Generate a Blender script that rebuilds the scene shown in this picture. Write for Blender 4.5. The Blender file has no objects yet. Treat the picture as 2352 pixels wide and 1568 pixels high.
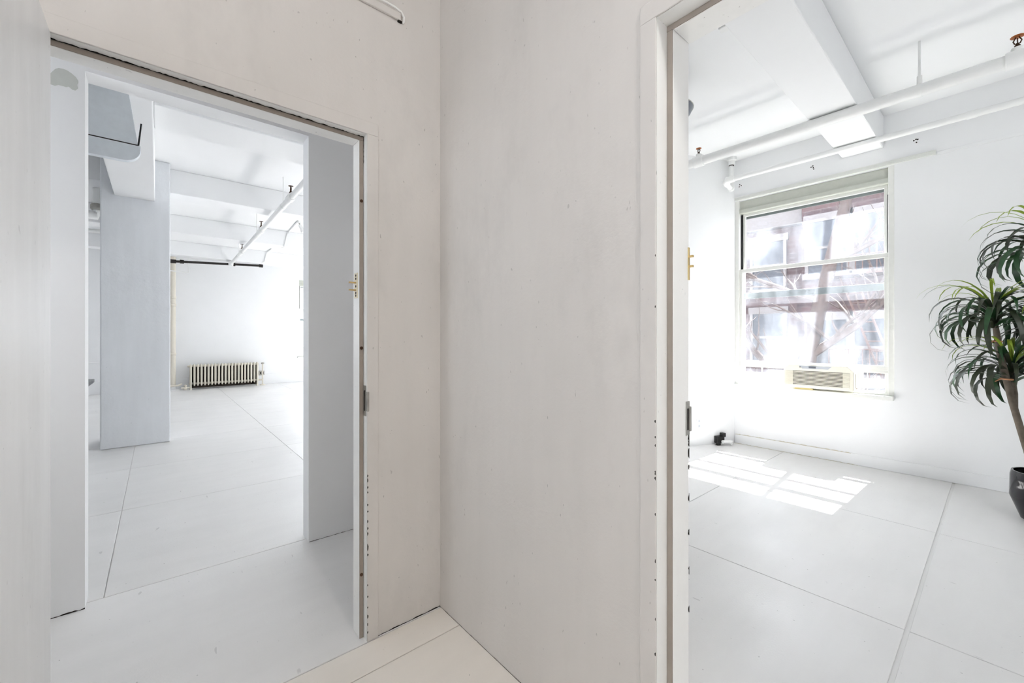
import bpy, math, random
from mathutils import Vector, Matrix

# ------------------------------------------------------------------ camera, sky, sun, exposure
SC = bpy.context.scene
COL = SC.collection
PXF, CX, YH, VPX, EYE = 955.2, 1176.0, 773.8, 2296.8, 1.25
YAW = math.atan((VPX - CX) / PXF)          # angle from world +X to the view direction
cam = bpy.data.cameras.new('camera')
cam.lens = PXF / 2352 * 36
cam.sensor_width = 36
cam.shift_y = -(784 - YH) / 2352
cam.clip_start = 0.02
cam_o = bpy.data.objects.new('camera', cam)
COL.objects.link(cam_o)
cam_o.location = (0, 0, EYE)
cam_o.rotation_euler = (math.pi / 2, 0, YAW - math.pi / 2)
SC.camera = cam_o

world = bpy.data.worlds.new('sky')
SC.world = world
world.use_nodes = True
wb = world.node_tree.nodes['Background']
wb.inputs['Color'].default_value = (0.95, 0.975, 1.0, 1)
wb.inputs['Strength'].default_value = 5.2

sun = bpy.data.lights.new('sun', 'SUN')
sun.energy = 42
sun.angle = math.radians(0.3)
sun.color = (1.0, 0.97, 0.92)
sun_o = bpy.data.objects.new('sun', sun)
COL.objects.link(sun_o)
sun_o.rotation_euler = Vector((-1, 0.032, -1.49)).to_track_quat('-Z', 'Y').to_euler()
sun_o.location = (12, 1, 14)

vs = SC.view_settings
vs.view_transform = 'Standard'
vs.look = 'None'
vs.gamma = 1
vs.use_curve_mapping = False
vs.exposure = 0.38
SC.cycles.use_denoising = True
SC.cycles.max_bounces = 9
SC.cycles.diffuse_bounces = 6
SC.cycles.use_adaptive_sampling = True
SC.cycles.adaptive_threshold = 0.09
SC.cycles.adaptive_min_samples = 16
SC.cycles.transparent_max_bounces = 16
SC.cycles.sample_clamp_indirect = 6
SC.cycles.caustics_reflective = False
SC.cycles.caustics_refractive = False

# ------------------------------------------------------------------ pixel helpers (direction only; distance from planes)
Fv = Vector((math.cos(YAW), math.sin(YAW)))
Rv = Vector((math.sin(YAW), -math.cos(YAW)))
def ray(x):
    return Fv + (x - CX) / PXF * Rv
def on_y(x, y, Y):
    r = ray(x); t = Y / r.y
    return Vector((t * r.x, Y, EYE - (y - YH) * t / PXF))
def on_x(x, y, X):
    r = ray(x); t = X / r.x
    return Vector((X, t * r.y, EYE - (y - YH) * t / PXF))
def on_z(x, y, z):
    t = PXF * (z - EYE) / (YH - y); r = ray(x)
    return Vector((t * r.x, t * r.y, z))

# ------------------------------------------------------------------ materials
def rgb(r, g, b):
    f = lambda c: (c / 255 / 12.92) if c / 255 <= .04045 else ((c / 255 + .055) / 1.055) ** 2.4
    return (f(r), f(g), f(b), 1)
def new_mat(name):
    m = bpy.data.materials.new(name); m.use_nodes = True
    return m, m.node_tree.nodes, m.node_tree.links, m.node_tree.nodes['Principled BSDF']
def noise(N, L, vec, scale, detail=3, rough=.5, stretch=None, rot=None):
    if stretch or rot:
        mp = N.new('ShaderNodeMapping')
        mp.inputs['Scale'].default_value = stretch or (1, 1, 1)
        if rot: mp.inputs['Rotation'].default_value = rot
        L.new(vec, mp.inputs['Vector']); vec = mp.outputs['Vector']
    n = N.new('ShaderNodeTexNoise')
    n.inputs['Scale'].default_value = scale
    n.inputs['Detail'].default_value = detail
    n.inputs['Roughness'].default_value = rough
    L.new(vec, n.inputs['Vector'])
    return n.outputs['Fac']
def ramp(N, L, fac, p0, c0, p1, c1):
    r = N.new('ShaderNodeValToRGB')
    r.color_ramp.elements[0].position = p0; r.color_ramp.elements[0].color = c0
    r.color_ramp.elements[1].position = p1; r.color_ramp.elements[1].color = c1
    L.new(fac, r.inputs['Fac'])
    return r.outputs['Color']
def mul(N, L, a, b, fac=1.0):
    m = N.new('ShaderNodeMix'); m.data_type = 'RGBA'; m.blend_type = 'MULTIPLY'
    m.inputs[0].default_value = fac
    L.new(a, m.inputs[6]); L.new(b, m.inputs[7])
    return m.outputs[2]
def g(v): return (v, v, v, 1)

def paint(name, col, rough=.55, mott=.04, scuff=0.0, streak=0.03, bump=.08, bscale=60, spec=.4):
    m, N, L, B = new_mat(name)
    tc = N.new('ShaderNodeTexCoord'); v = tc.outputs['Object']
    c0 = N.new('ShaderNodeRGB'); c0.outputs[0].default_value = col
    out = mul(N, L, c0.outputs[0], ramp(N, L, noise(N, L, v, 1.7, 4), .3, g(1 - mott), .7, g(1)))
    if streak:
        out = mul(N, L, out, ramp(N, L, noise(N, L, v, 9, 3, .6, (1, 1, .12)), .35, g(1 - streak), .65, g(1)))
    if scuff:
        s = noise(N, L, v, 1, 1.5, .5, (95, 95, 30), (.5, .3, 0))
        out = mul(N, L, out, ramp(N, L, s, .21, g(1 - scuff), .24, g(1)))
        s = noise(N, L, v, 1, 1, .5, (60, 60, 34), (-.6, -.4, 0))
        out = mul(N, L, out, ramp(N, L, s, .19, g(1 - scuff * .7), .22, g(1)))
        s = noise(N, L, v, 85, 1, .5)
        out = mul(N, L, out, ramp(N, L, s, .175, g(1 - scuff), .195, g(1)))
        s = noise(N, L, v, 3.3, 5, .7, (1, 1, .5), (.4, .2, 0))
        out = mul(N, L, out, ramp(N, L, s, .30, g(1 - scuff * .22), .48, g(1)))
    L.new(out, B.inputs['Base Color'])
    B.inputs['Roughness'].default_value = rough
    B.inputs['Specular IOR Level'].default_value = spec
    if bump:
        bp = N.new('ShaderNodeBump'); bp.inputs['Strength'].default_value = bump
        bp.inputs['Distance'].default_value = .01
        L.new(noise(N, L, v, bscale, 4, .6), bp.inputs['Height'])
        L.new(bp.outputs['Normal'], B.inputs['Normal'])
    return m
def plain(name, col, rough=.5, metal=0.0, var=.05, spec=.5):
    m, N, L, B = new_mat(name)
    tc = N.new('ShaderNodeTexCoord')
    c0 = N.new('ShaderNodeRGB'); c0.outputs[0].default_value = col
    L.new(mul(N, L, c0.outputs[0], ramp(N, L, noise(N, L, tc.outputs['Object'], 25, 3), .3, g(1 - var), .7, g(1))), B.inputs['Base Color'])
    B.inputs['Roughness'].default_value = rough
    B.inputs['Metallic'].default_value = metal
    B.inputs['Specular IOR Level'].default_value = spec
    return m

M = {}
M['hall'] = paint('hall_wall_paint', rgb(220, 216, 212), .6, .05, .33, .03, .10, 45)
M['wall'] = paint('white_wall_paint', rgb(242, 243, 244), .6, .03, 0, 0, 0)
M['ceil'] = paint('ceiling_paint', rgb(242, 243, 244), .7, .03, 0, 0, 0)
M['column'] = paint('column_plaster', rgb(236, 239, 243), .55, .04, .15, .04, .25, 22)
M['trim'] = paint('gloss_trim_paint', rgb(244, 244, 242), .35, .03, .3, .0, .06, 70)
M['leaf_door'] = paint('door_paint', rgb(245, 246, 247), .4, .03, .25, .06, .05, 30)
M['pipe'] = paint('pipe_paint', rgb(240, 241, 240), .4, .04, 0, 0, .15, 50)
M['cream'] = paint('cream_iron_paint', rgb(232, 226, 212), .4, .08, .3, 0, .2, 60)
M['win'] = plain('painted_window_metal', rgb(232, 233, 229), .35, 0, .04)
M['winhead'] = plain('grey_green_window_head', rgb(196, 199, 190), .45, 0, .06)
M['dark'] = plain('black_recess', rgb(30, 31, 32), .6)
M['blackpipe'] = plain('black_iron', rgb(42, 38, 36), .5, .3, .3)
M['brass'] = plain('brass', rgb(214, 186, 130), .35, .8, .2)
M['steel'] = plain('dull_steel', rgb(176, 174, 168), .4, .8, .25)
M['copper'] = plain('copper', rgb(190, 112, 58), .4, .8, .3)
M['bronze'] = plain('dark_bronze', rgb(84, 60, 44), .45, .7, .3)
M['hood'] = plain('brushed_grey_metal', rgb(222, 228, 233), .5, .0, .06)
M['greybowl'] = plain('dark_grey_enamel', rgb(112, 117, 126), .35, 0, .05)
M['acplastic'] = plain('cream_plastic', rgb(240, 236, 222), .4, 0, .03)
M['acgrey'] = plain('grey_plastic', rgb(190, 194, 200), .35, 0, .05)
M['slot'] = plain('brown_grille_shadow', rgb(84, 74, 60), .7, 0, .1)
M['foam'] = plain('yellow_foam', rgb(214, 198, 140), .9, 0, .2)
M['potblack'] = plain('glossy_black_glaze', rgb(24, 24, 30), .08, 0, .1)
M['soil'] = plain('dark_soil', rgb(60, 48, 38), .95, 0, .4)
M['cane'] = plain('grey_brown_cane', rgb(108, 98, 86), .8, 0, .4)
M['leaf'] = plain('dark_green_leaf', rgb(40, 78, 44), .38, 0, .3)
M['leafdk'] = plain('deep_olive_leaf', rgb(50, 58, 40), .4, 0, .3)
M['leaflt'] = plain('lime_green_leaf', rgb(152, 176, 60), .42, 0, .2)
M['tie'] = plain('tan_plant_tie', rgb(206, 150, 110), .8, 0, .2)
M['desk'] = plain('grey_laminate', rgb(168, 170, 172), .4, 0, .05)
M['bark'] = plain('grey_brown_bark', rgb(76, 64, 60), .9, 0, .4)
M['dirt_and_shade'] = plain('dark_grime_and_shade', rgb(44, 38, 32), .9, 0, .4)  # also colours the painted shadow at the raceway end
M['patch'] = plain('grey_green_bare_plaster', rgb(206, 209, 204), .8, 0, .06)
M['blackplastic'] = plain('black_plastic', rgb(26, 26, 27), .4, 0, .1)
M['pvc'] = plain('white_pvc', rgb(244, 244, 244), .3, 0, .02)
M['street'] = plain('grey_asphalt_ground', rgb(84, 84, 86), .9, 0, .2)
M['stone'] = plain('weathered_limestone', rgb(112, 108, 108), .8, 0, .1)
M['bwin'] = plain('building_window_glass', rgb(40, 44, 54), .15, 0, .3)
M['storm'] = plain('dull_grey_green_metal', rgb(112, 120, 116), .5, .2, .1)
M['taupe'] = plain('taupe_weatherstrip', rgb(158, 148, 139), .8, 0, .08)
M['rust'] = plain('dark_gap_iron', rgb(66, 56, 46), .8, .2, .4)  # stands for bare iron and the dark gaps of the radiator
M['iron'] = plain('rust_brown_fire_escape_iron', rgb(96, 74, 68), .6, .2, .3)

def floor_mat(name, col, rough, speck):
    m, N, L, B = new_mat(name)
    tc = N.new('ShaderNodeTexCoord'); v = tc.outputs['Object']
    c0 = N.new('ShaderNodeRGB'); c0.outputs[0].default_value = col
    out = mul(N, L, c0.outputs[0], ramp(N, L, noise(N, L, v, 1.3, 4, .6), .3, g(.95), .7, g(1)))
    out = mul(N, L, out, ramp(N, L, noise(N, L, v, 5, 4, .6, (.35, 1.6, 1)), .3, g(.97), .6, g(1)))
    out = mul(N, L, out, ramp(N, L, noise(N, L, v, 60, 1, .5), .205, g(1 - speck), .225, g(1)))
    out = mul(N, L, out, ramp(N, L, noise(N, L, v, 1, 1.5, .5, (30, 9, 1), (0, 0, .7)), .225, g(1 - speck * .6), .25, g(1)))
    L.new(out, B.inputs['Base Color'])
    rr = ramp(N, L, noise(N, L, v, 2.2, 4, .6), .3, g(rough), .7, g(rough + .15))
    L.new(rr, B.inputs['Roughness'])
    bp = N.new('ShaderNodeBump'); bp.inputs['Strength'].default_value = .12
    bp.inputs['Distance'].default_value = .004
    L.new(noise(N, L, v, 110, 3, .55), bp.inputs['Height'])
    L.new(bp.outputs['Normal'], B.inputs['Normal'])
    return m
M['floor'] = floor_mat('white_gloss_floor_paint', rgb(232, 231, 230), .30, .35)
M['hallfloor'] = floor_mat('cream_floor_paint', rgb(240, 234, 226), .42, .35)

def glass_mat(name, haze_lo, haze_hi, tint):
    m, N, L, B = new_mat(name)
    N.remove(B)
    outn = N['Material Output']
    tc = N.new('ShaderNodeTexCoord'); v = tc.outputs['Object']
    tr = N.new('ShaderNodeBsdfTransparent'); tr.inputs['Color'].default_value = tint
    df = N.new('ShaderNodeBsdfTranslucent'); df.inputs['Color'].default_value = (.80, .88, 1, 1)
    gl = N.new('ShaderNodeBsdfGlossy'); gl.inputs['Roughness'].default_value = .03
    hz = ramp(N, L, noise(N, L, v, 3.4, 4, .6, (1, 1, .38), (0, .4, 0)), .36, g(haze_lo), .7, g(haze_hi))
    m1 = N.new('ShaderNodeMixShader'); L.new(hz, m1.inputs[0])
    L.new(tr.outputs[0], m1.inputs[1]); L.new(df.outputs[0], m1.inputs[2])
    m2 = N.new('ShaderNodeMixShader'); m2.inputs[0].default_value = .05
    L.new(m1.outputs[0], m2.inputs[1]); L.new(gl.outputs[0], m2.inputs[2])
    L.new(m2.outputs[0], outn.inputs['Surface'])
    return m
M['glass'] = glass_mat('dusty_window_glass', .012, .065, (.97, .98, 1, 1))
M['frost'] = glass_mat('frosted_film_panel', .09, .15, (.96, .97, 1, 1))

def brick_mat():
    m, N, L, B = new_mat('red_brown_brick')
    tc = N.new('ShaderNodeTexCoord')
    sp = N.new('ShaderNodeSeparateXYZ'); L.new(tc.outputs['Object'], sp.inputs[0])
    cb = N.new('ShaderNodeCombineXYZ'); L.new(sp.outputs['Y'], cb.inputs[0]); L.new(sp.outputs['Z'], cb.inputs[1])
    bt = N.new('ShaderNodeTexBrick')
    bt.inputs['Color1'].default_value = rgb(74, 54, 54); bt.inputs['Color2'].default_value = rgb(58, 46, 48)
    bt.inputs['Mortar'].default_value = rgb(84, 74, 74)
    bt.inputs['Scale'].default_value = 1; bt.inputs['Brick Width'].default_value = .42
    bt.inputs['Row Height'].default_value = .15; bt.inputs['Mortar Size'].default_value = .014
    L.new(cb.outputs[0], bt.inputs['Vector'])
    L.new(bt.outputs['Color'], B.inputs['Base Color'])
    B.inputs['Roughness'].default_value = .9
    return m
M['brick'] = brick_mat()

# ------------------------------------------------------------------ mesh helpers
class MB:
    def __init__(s): s.v = []; s.f = []
    def add(s, vs, fs):
        o = len(s.v); s.v += [tuple(p) for p in vs]; s.f += [tuple(i + o for i in q) for q in fs]; return s
    def box(s, x0, x1, y0, y1, z0, z1):
        return s.add([(x0, y0, z0), (x1, y0, z0), (x1, y1, z0), (x0, y1, z0), (x0, y0, z1), (x1, y0, z1), (x1, y1, z1), (x0, y1, z1)],
                     [(3, 2, 1, 0), (4, 5, 6, 7), (0, 1, 5, 4), (1, 2, 6, 5), (2, 3, 7, 6), (3, 0, 4, 7)])
    def prism(s, pts, z0, z1, swap=None):          # pts in plan; swap maps (a,b,c)->xyz
        n = len(pts); sw = swap or (lambda a, b, c: (a, b, c))
        vs = [sw(a, b, z0) for a, b in pts] + [sw(a, b, z1) for a, b in pts]
        fs = [tuple(range(n))[::-1], tuple(range(n, 2 * n))] + [(i, (i + 1) % n, n + (i + 1) % n, n + i) for i in range(n)]
        return s.add(vs, fs)
    def tube(s, pts, rad, n=10, cap=True):
        pts = [Vector(p) for p in pts]
        if not isinstance(rad, (list, tuple)): rad = [rad] * len(pts)
        t = (pts[1] - pts[0]).normalized()
        u = t.orthogonal().normalized(); vs = []
        for i, p in enumerate(pts):
            a = pts[max(i - 1, 0)]; b = pts[min(i + 1, len(pts) - 1)]
            t2 = (b - a).normalized()
            u = (u - t2 * u.dot(t2)).normalized(); w = t2.cross(u)
            vs += [p + (u * math.cos(k * 2 * math.pi / n) + w * math.sin(k * 2 * math.pi / n)) * rad[i] for k in range(n)]
        m = len(pts)
        fs = [(i * n + k, i * n + (k + 1) % n, (i + 1) * n + (k + 1) % n, (i + 1) * n + k) for i in range(m - 1) for k in range(n)]
        if cap: fs += [tuple(range(n))[::-1], tuple(range((m - 1) * n, m * n))]
        return s.add(vs, fs)
    def lathe(s, prof, c, n=24):                  # prof [(r,z)] about vertical axis through c
        vs = [(c[0] + r * math.cos(k * 2 * math.pi / n), c[1] + r * math.sin(k * 2 * math.pi / n), c[2] + z) for r, z in prof for k in range(n)]
        m = len(prof)
        fs = [(i * n + k, i * n + (k + 1) % n, (i + 1) * n + (k + 1) % n, (i + 1) * n + k) for i in range(m - 1) for k in range(n)]
        if prof[0][0] > 1e-4: fs.append(tuple(range(n))[::-1])
        if prof[-1][0] > 1e-4: fs.append(tuple(range((m - 1) * n, m * n)))
        return s.add(vs, fs)
    def build(s, name, mat, parent=None, bevel=0, smooth=False, seg=2, **tags):
        me = bpy.data.meshes.new(name); me.from_pydata(s.v, [], s.f); me.validate(); me.update()
        import bmesh
        b = bmesh.new(); b.from_mesh(me); bmesh.ops.recalc_face_normals(b, faces=b.faces); b.to_mesh(me); b.free()
        me.materials.append(M[mat] if isinstance(mat, str) else mat)
        if smooth:
            me.polygons.foreach_set('use_smooth', [True] * len(me.polygons)); me.set_sharp_from_angle(angle=math.radians(40))
        o = bpy.data.objects.new(name, me); COL.objects.link(o)
        if bevel:
            md = o.modifiers.new('bevel', 'BEVEL'); md.width = bevel; md.segments = seg; md.limit_method = 'ANGLE'
        if parent:
            o.parent = parent
            r = parent
            if r.parent is None and not r.get('local'): o.location = -r.location if r.type == 'EMPTY' else (0, 0, 0)
        for k, v in tags.items(): o[k] = v
        return o
def empty(name, loc=(0, 0, 0), rz=0, local=False, **tags):
    o = bpy.data.objects.new(name, None); COL.objects.link(o)
    o.location = loc; o.rotation_euler = (0, 0, rz); o.empty_display_size = .1
    if local: o['local'] = 1
    for k, v in tags.items(): o[k] = v
    return o
def struct(o, label, cat):
    o['kind'] = 'structure'; o['label'] = label; o['category'] = cat; return o
def thing(name, label, cat, loc=(0, 0, 0), rz=0, local=False, group=None):
    o = empty(name, loc, rz, local, label=label, category=cat)
    if group: o['group'] = group
    return o
def tag(o, label, cat, group=None):
    o['label'] = label; o['category'] = cat
    if group: o['group'] = group
    return o
def box(*a): return MB().box(*a)

def wall(name, axis, u0, u1, w0, w1, z0, z1, holes, mat, label):
    us = sorted({u0, u1, *[x for h in holes for x in h[:2]]}); zs = sorted({z0, z1, *[x for h in holes for x in h[2:]]})
    def solid(i, j):
        if i < 0 or j < 0 or i >= len(us) - 1 or j >= len(zs) - 1: return False
        u, z = (us[i] + us[i + 1]) / 2, (zs[j] + zs[j + 1]) / 2
        return not any(h[0] < u < h[1] and h[2] < z < h[3] for h in holes)
    vid = {}; V = []; Fs = []
    def vert(i, j, k):
        if (i, j, k) not in vid:
            w = (w0, w1)[k]; vid[i, j, k] = len(V)
            V.append((us[i], w, zs[j]) if axis == 'x' else (w, us[i], zs[j]))
        return vid[i, j, k]
    for i in range(len(us) - 1):
        for j in range(len(zs) - 1):
            if not solid(i, j): continue
            for k in (0, 1): Fs.append((vert(i, j, k), vert(i + 1, j, k), vert(i + 1, j + 1, k), vert(i, j + 1, k)))
            for (di, dj, a, b) in ((-1, 0, (0, 0), (0, 1)), (1, 0, (1, 0), (1, 1)), (0, -1, (0, 0), (1, 0)), (0, 1, (0, 1), (1, 1))):
                if not solid(i + di, j + dj):
                    Fs.append((vert(i + a[0], j + a[1], 0), vert(i + b[0], j + b[1], 0), vert(i + b[0], j + b[1], 1), vert(i + a[0], j + a[1], 1)))
    m = MB(); m.v = V; m.f = Fs
    return struct(m.build(name, mat), label, 'wall')

# ------------------------------------------------------------------ the setting
YL, XR = 1.6876, 0.9989            # hall wall with the left doorway, hall wall with the right doorway
YL2, XR2 = 1.79, 1.138             # their far faces
Y2, Y3 = 2.731, 2.855              # wall behind the left doorway
XW, YB, H = 5.205, 12.75, 3.33     # window wall, far wall, ceiling
D1 = (-.262, .6535, 2.083)         # left doorway: x0, x1, head
D2 = (-.31, .585, 2.09)            # right doorway: y0, y1, head
WZ0, WZ1 = .66, 2.85

wall_l = wall('wall_left', 'x', -1.3, XR, YL, YL2, 0, H, [(D1[0] - .01, D1[1] + .01, 0, D1[2] + .01)], 'hall', 'warm white hallway wall around the doorway to the long room')
wall_r = wall('wall_right', 'y', -2.6, Y2, XR, XR2, 0, H, [(D2[0] - .01, D2[1] + .01, 0, D2[2] + .01)], 'hall', 'scuffed hallway wall between the two doorways')
wall('wall_back', 'x', -1.60, XR2, -2.72, -2.6, 0, H, [], 'hall', 'plain hallway end wall')
wall('wall_hall_side', 'y', -2.6, Y2, -1.60, -1.3, 0, H, [(-.80, .45, WZ0, WZ1), (1.86, 2.66, WZ0, WZ1)], 'hall', 'plain hallway side wall behind the open door')  # both openings added, out of view, to let daylight into hall and passage
wall_f = wall('wall_inner', 'x', -3.3, XR2, Y2, Y3, 0, H, [(-.2545, .7005, 0, 2.4745)], 'wall', 'white partition with a cased opening into the long room')
wall_d = struct(MB().prism([(XR2, 2.54), (4.13, 2.54), (XW, 2.042), (XW, Y3), (XR2, Y3)], 0, H).build('wall_divider', 'wall'), 'white slanted partition meeting the window wall', 'wall')
ADDED_WIN = [(3.15 + 1.6 * k, 4.55 + 1.6 * k) for k in range(6)]  # unseen side windows, added and packed close to bring in more daylight
wall_w = wall('wall_window', 'y', -4.0, YB, XW, XW + .33, -.3, H, [(.636, 2.04, WZ0, WZ1)] + [(a, b, WZ0, WZ1) for a, b in ADDED_WIN], 'wall', 'white outer wall with the tall sash window')
wall_b = wall('wall_far', 'x', -3.3, XW + .33, YB, YB + .33, -.3, H, [(2.98, 4.38, WZ0, WZ1), (-2.9, -1.5, WZ0, WZ1)], 'wall', 'far white wall of the long room behind the radiator')  # second opening added, out of view, for daylight in the long room
wall('wall_long_side', 'y', Y3, YB, -3.45, -3.3, 0, H, [], 'wall', 'side wall of the long room')
wall('wall_room_side', 'x', XR2, XW, -4.15, -4.0, 0, H, [], 'wall', 'side wall of the window room')
struct(box(-3.45, XW + .33, -4.15, YB + .33, H, H + .2).build('ceiling', 'ceil'), 'white plaster ceiling over all the rooms', 'ceiling')

# floors: base slabs with painted sheets laid on them, recessed joints between
fl = struct(box(-3.45, XW, -4.15, YB, -.2, -.006).build('floor', 'floor'), 'white painted floor of large sheets with thin joints', 'floor')
def sheets(xs, ys, mat, parent, gapx=.004, gapy=.004, wide=()):
    for i in range(len(xs) - 1):
        for j in range(len(ys) - 1):
            gy0 = .008 if ys[j] in wide else gapy / 2; gy1 = .008 if ys[j + 1] in wide else gapy / 2
            box(xs[i] + gapx / 2, xs[i + 1] - gapx / 2, ys[j] + gy0, ys[j + 1] - gy1, -.0055, 0).build('floor_sheet', mat, parent, bevel=.0015, seg=1)
sheets([XR + .02, 2.43, 3.785, XW], [-4.0, -3.45, -2.2, -.965, .257, 1.529, 2.54], 'floor', fl, wide=(.257,))
sheets([-3.3, -2.851, -1.524, -.197, 1.130, 2.457, 3.784, XW], [2.788, 4.105, 5.36, 6.61, 7.86, 9.11, 10.36, 11.61, YB], 'floor', fl)
sheets([-1.3, XR], [1.681, 2.788], 'floor', fl)
hf = struct(box(-1.3, XR + .02, -2.6, 1.681, -.006, -.0058).build('floor_hall', 'hallfloor'), 'cream painted hallway floor with board joints', 'floor')
sheets([-1.3, XR + .02], [-2.6, -2.14, -.92, .301, 1.523, 1.681], 'hallfloor', hf, gapy=.005)

# ceiling beams and column
def beam(name, x0, x1, y0, y1, z0, label):
    return struct(box(x0, x1, y0, y1, z0, H).build(name, 'ceil', bevel=.008), label, 'beam')
beam('ceiling_beam', XR2, XW, .71, 1.022, 3.03, 'white ceiling beam that meets the wall above the tall window')
beam('ceiling_beam', XR2, XW, -1.74, -1.43, 3.03, 'white ceiling beam above the room beyond the plant')
beam('ceiling_beam', -.37, -.023, Y3, 6.44, 2.84, 'deep white beam running onto the square column')
beam('ceiling_beam', -.37, -.023, 7.04, YB, 2.84, 'deep white beam running from the column to the far wall')
for k, (a, b) in enumerate(((4.2, 4.69), (6.65, 6.96), (9.10, 9.41), (11.55, 11.86))):
    lb = ['wide cross beam ahead of the column', 'cross beam level with the column', 'cross beam carrying the thin conduit to the bare spotlight', 'last cross beam in front of the radiator wall'][k]
    beam('ceiling_beam', .117 if k == 1 else -.022, XW, a, b, 3.03, lb)
    beam('ceiling_beam', -3.3, -.485 if k == 1 else -.371, a, b, 3.03, lb + ', on the desk side')
struct(box(-.484, .116, 6.44, 7.04, 0, H).build('column', 'column', bevel=.012), 'square grey white plaster column in the long room', 'column')
# baseboards and ledges
struct(box(XW - .016, XW, -4, 2.03, 0, .112).build('baseboard_window', 'wall', bevel=.005), 'low white baseboard under the tall window', 'baseboard')
struct(box(-3.3, XW, YB - .05, YB, 0, .27).build('baseboard_far', 'wall', bevel=.006), 'thick white ledge along the foot of the radiator wall', 'baseboard')
struct(box(XW - .008, XW, -4, .36, 2.845, 2.875).build('trim_1', 'wall', bevel=.003), 'thin plaster ledge continuing from the curtain track', 'trim')

# grime along wall feet, plaster patch, screw holes
rnd = random.Random(4)
def ragged(p0, p1, up, w, n, mat, name, parent, off=(0, 0, 0)):
    p0, p1, up = Vector(p0), Vector(p1), Vector(up)
    vs = []; off = Vector(off)
    for i in range(n + 1):
        c = p0.lerp(p1, i / n)
        vs += [c + off, c + off + up * w * (.25 + .75 * rnd.random())]
    m = MB().add(vs, [(2 * i, 2 * i + 2, 2 * i + 3, 2 * i + 1) for i in range(n)])
    return m.build(name, mat, parent)
ragged((.70, YL - .001, 0), (XR, YL - .001, 0), (0, 0, 1), .006, 26, 'dirt_and_shade', 'grime_line', wall_l)
ragged((XR - .001, .9, 0), (XR - .001, YL, 0), (0, 0, 1), .003, 40, 'dirt_and_shade', 'grime_line', wall_r)
ragged((-.40, Y2 - .001, 0), (-.2545, Y2 - .001, 0), (0, 0, 1), .007, 14, 'dirt_and_shade', 'grime_line', wall_f)
ragged((.705, Y2 - .001, 0), (.97, Y2 - .001, 0), (0, 0, 1), .004, 26, 'dirt_and_shade', 'grime_line', wall_f)
M['tan'] = plain('tan_stain', rgb(206, 198, 178), .8, 0, .1)
ragged((XW - .0165, 2.03, .106), (XW - .0165, .95, .106), (0, 0, 1), .009, 60, 'tan', 'grime_line', wall_w)
ragged((XW - .0165, 2.03, 0), (XW - .0165, .9, 0), (0, 0, 1), .006, 60, 'tan', 'grime_line', wall_w)
pp = [(118, 166), (127, 158), (135, 156), (145, 158), (155, 162), (165, 169), (174, 177), (180, 186), (180, 190), (177, 195), (179, 203), (173, 208), (166, 206), (158, 199), (152, 200), (142, 197), (134, 195), (126, 197), (112, 192), (112, 172)]
pts = [on_y(x, y, Y2 - .0006) for x, y in pp]
MB().add(pts, [tuple(range(len(pts)))]).build('plaster_patch', 'patch', wall_f, label='bare grey green patch where paint has peeled')
hm = MB()
for cx_, cy_ in ((1699, 424), (1702.5, 426), (1698, 429), (1863, 384), (1867, 381), (1868, 385), (1869, 388), (2099, 323), (2104, 320), (2108, 320), (2105, 327)):
    p = on_x(cx_, cy_, XW - .0006)
    hm.add([(p.x, p.y + .006 * math.cos(a), p.z + .007 * math.sin(a)) for a in [k * math.pi / 4 for k in range(8)]], [tuple(range(8))])
hm.build('screw_holes', 'dirt_and_shade', wall_w, label='clusters of dark anchor holes above the window')

# ------------------------------------------------------------------ doorways
def chips(name, parent, pts, normal_off, along, side, mat='dirt_and_shade'):
    m = MB()
    for (p, ln, wd) in pts:
        p = Vector(p) + Vector(normal_off); k = 7
        a, s_ = Vector(along), Vector(side)
        m.add([p + a * ln * math.cos(t) + s_ * wd * max(0, math.sin(t)) * (.6 + .8 * rnd.random()) for t in [i * math.pi / k for i in range(k + 1)]], [tuple(range(k + 1))])
    return m.build(name, mat, parent)

d1 = struct(empty('door_1', (.2, YL, 0)), 'left doorway with moulded white frame and its door swung open', 'door')
x0, x1, hd = D1
# jamb lining, stops, casing
for nm, b in (('jamb', (x1, x1 + .01, YL, YL2, 0, hd + .01)), ('jamb', (x0 - .01, x0, YL, YL2, 0, hd + .01)), ('head_jamb', (x0, x1, YL, YL2, hd, hd + .01))):
    box(*b).build(nm, 'trim', d1)
for nm, b in (('stop', (x1 - .0175, x1, YL + .036, YL2 + .002, 0, hd)), ('stop', (x0, x0 + .0175, YL + .036, YL2 + .002, 0, hd)), ('head_stop', (x0 + .0175, x1 - .0175, YL + .036, YL2 + .002, hd - .0175, hd))):
    box(*b).build(nm, 'trim', d1, bevel=.0025)
box(x1, x1 + .047, YL - .007, YL, 0, hd).build('casing', 'hall', d1, bevel=.002)
box(x0 - .047, x0, YL - .007, YL, 0, hd).build('casing', 'hall', d1, bevel=.002)
box(x0 - .047, x1 + .047, YL - .007, YL, hd, hd + .052).build('head_casing', 'hall', d1, bevel=.002)
box(x1 - .0165, x1 - .001, YL + .0335, YL + .036, 0, hd - .0175).build('weatherstrip', 'taupe', d1)
box(x0 + .001, x0 + .0165, YL + .0335, YL + .036, 0, hd - .0175).build('weatherstrip', 'taupe', d1)
box(x0, x1, YL + .0335, YL + .036, hd - .0165, hd - .001).build('weatherstrip', 'taupe', d1)
ragged((x0, YL + .033, hd), (x1, YL + .0355, hd), (0, -1, 0), .010, 130, 'dirt_and_shade', 'dirt_seam', d1, (0, 0, -.0006))
ragged((x1, YL + .033, hd), (x1, YL + .033, hd - .11), (0, -1, 0), .006, 20, 'dirt_and_shade', 'dirt_seam', d1, (-.0006, 0, 0))
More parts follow.
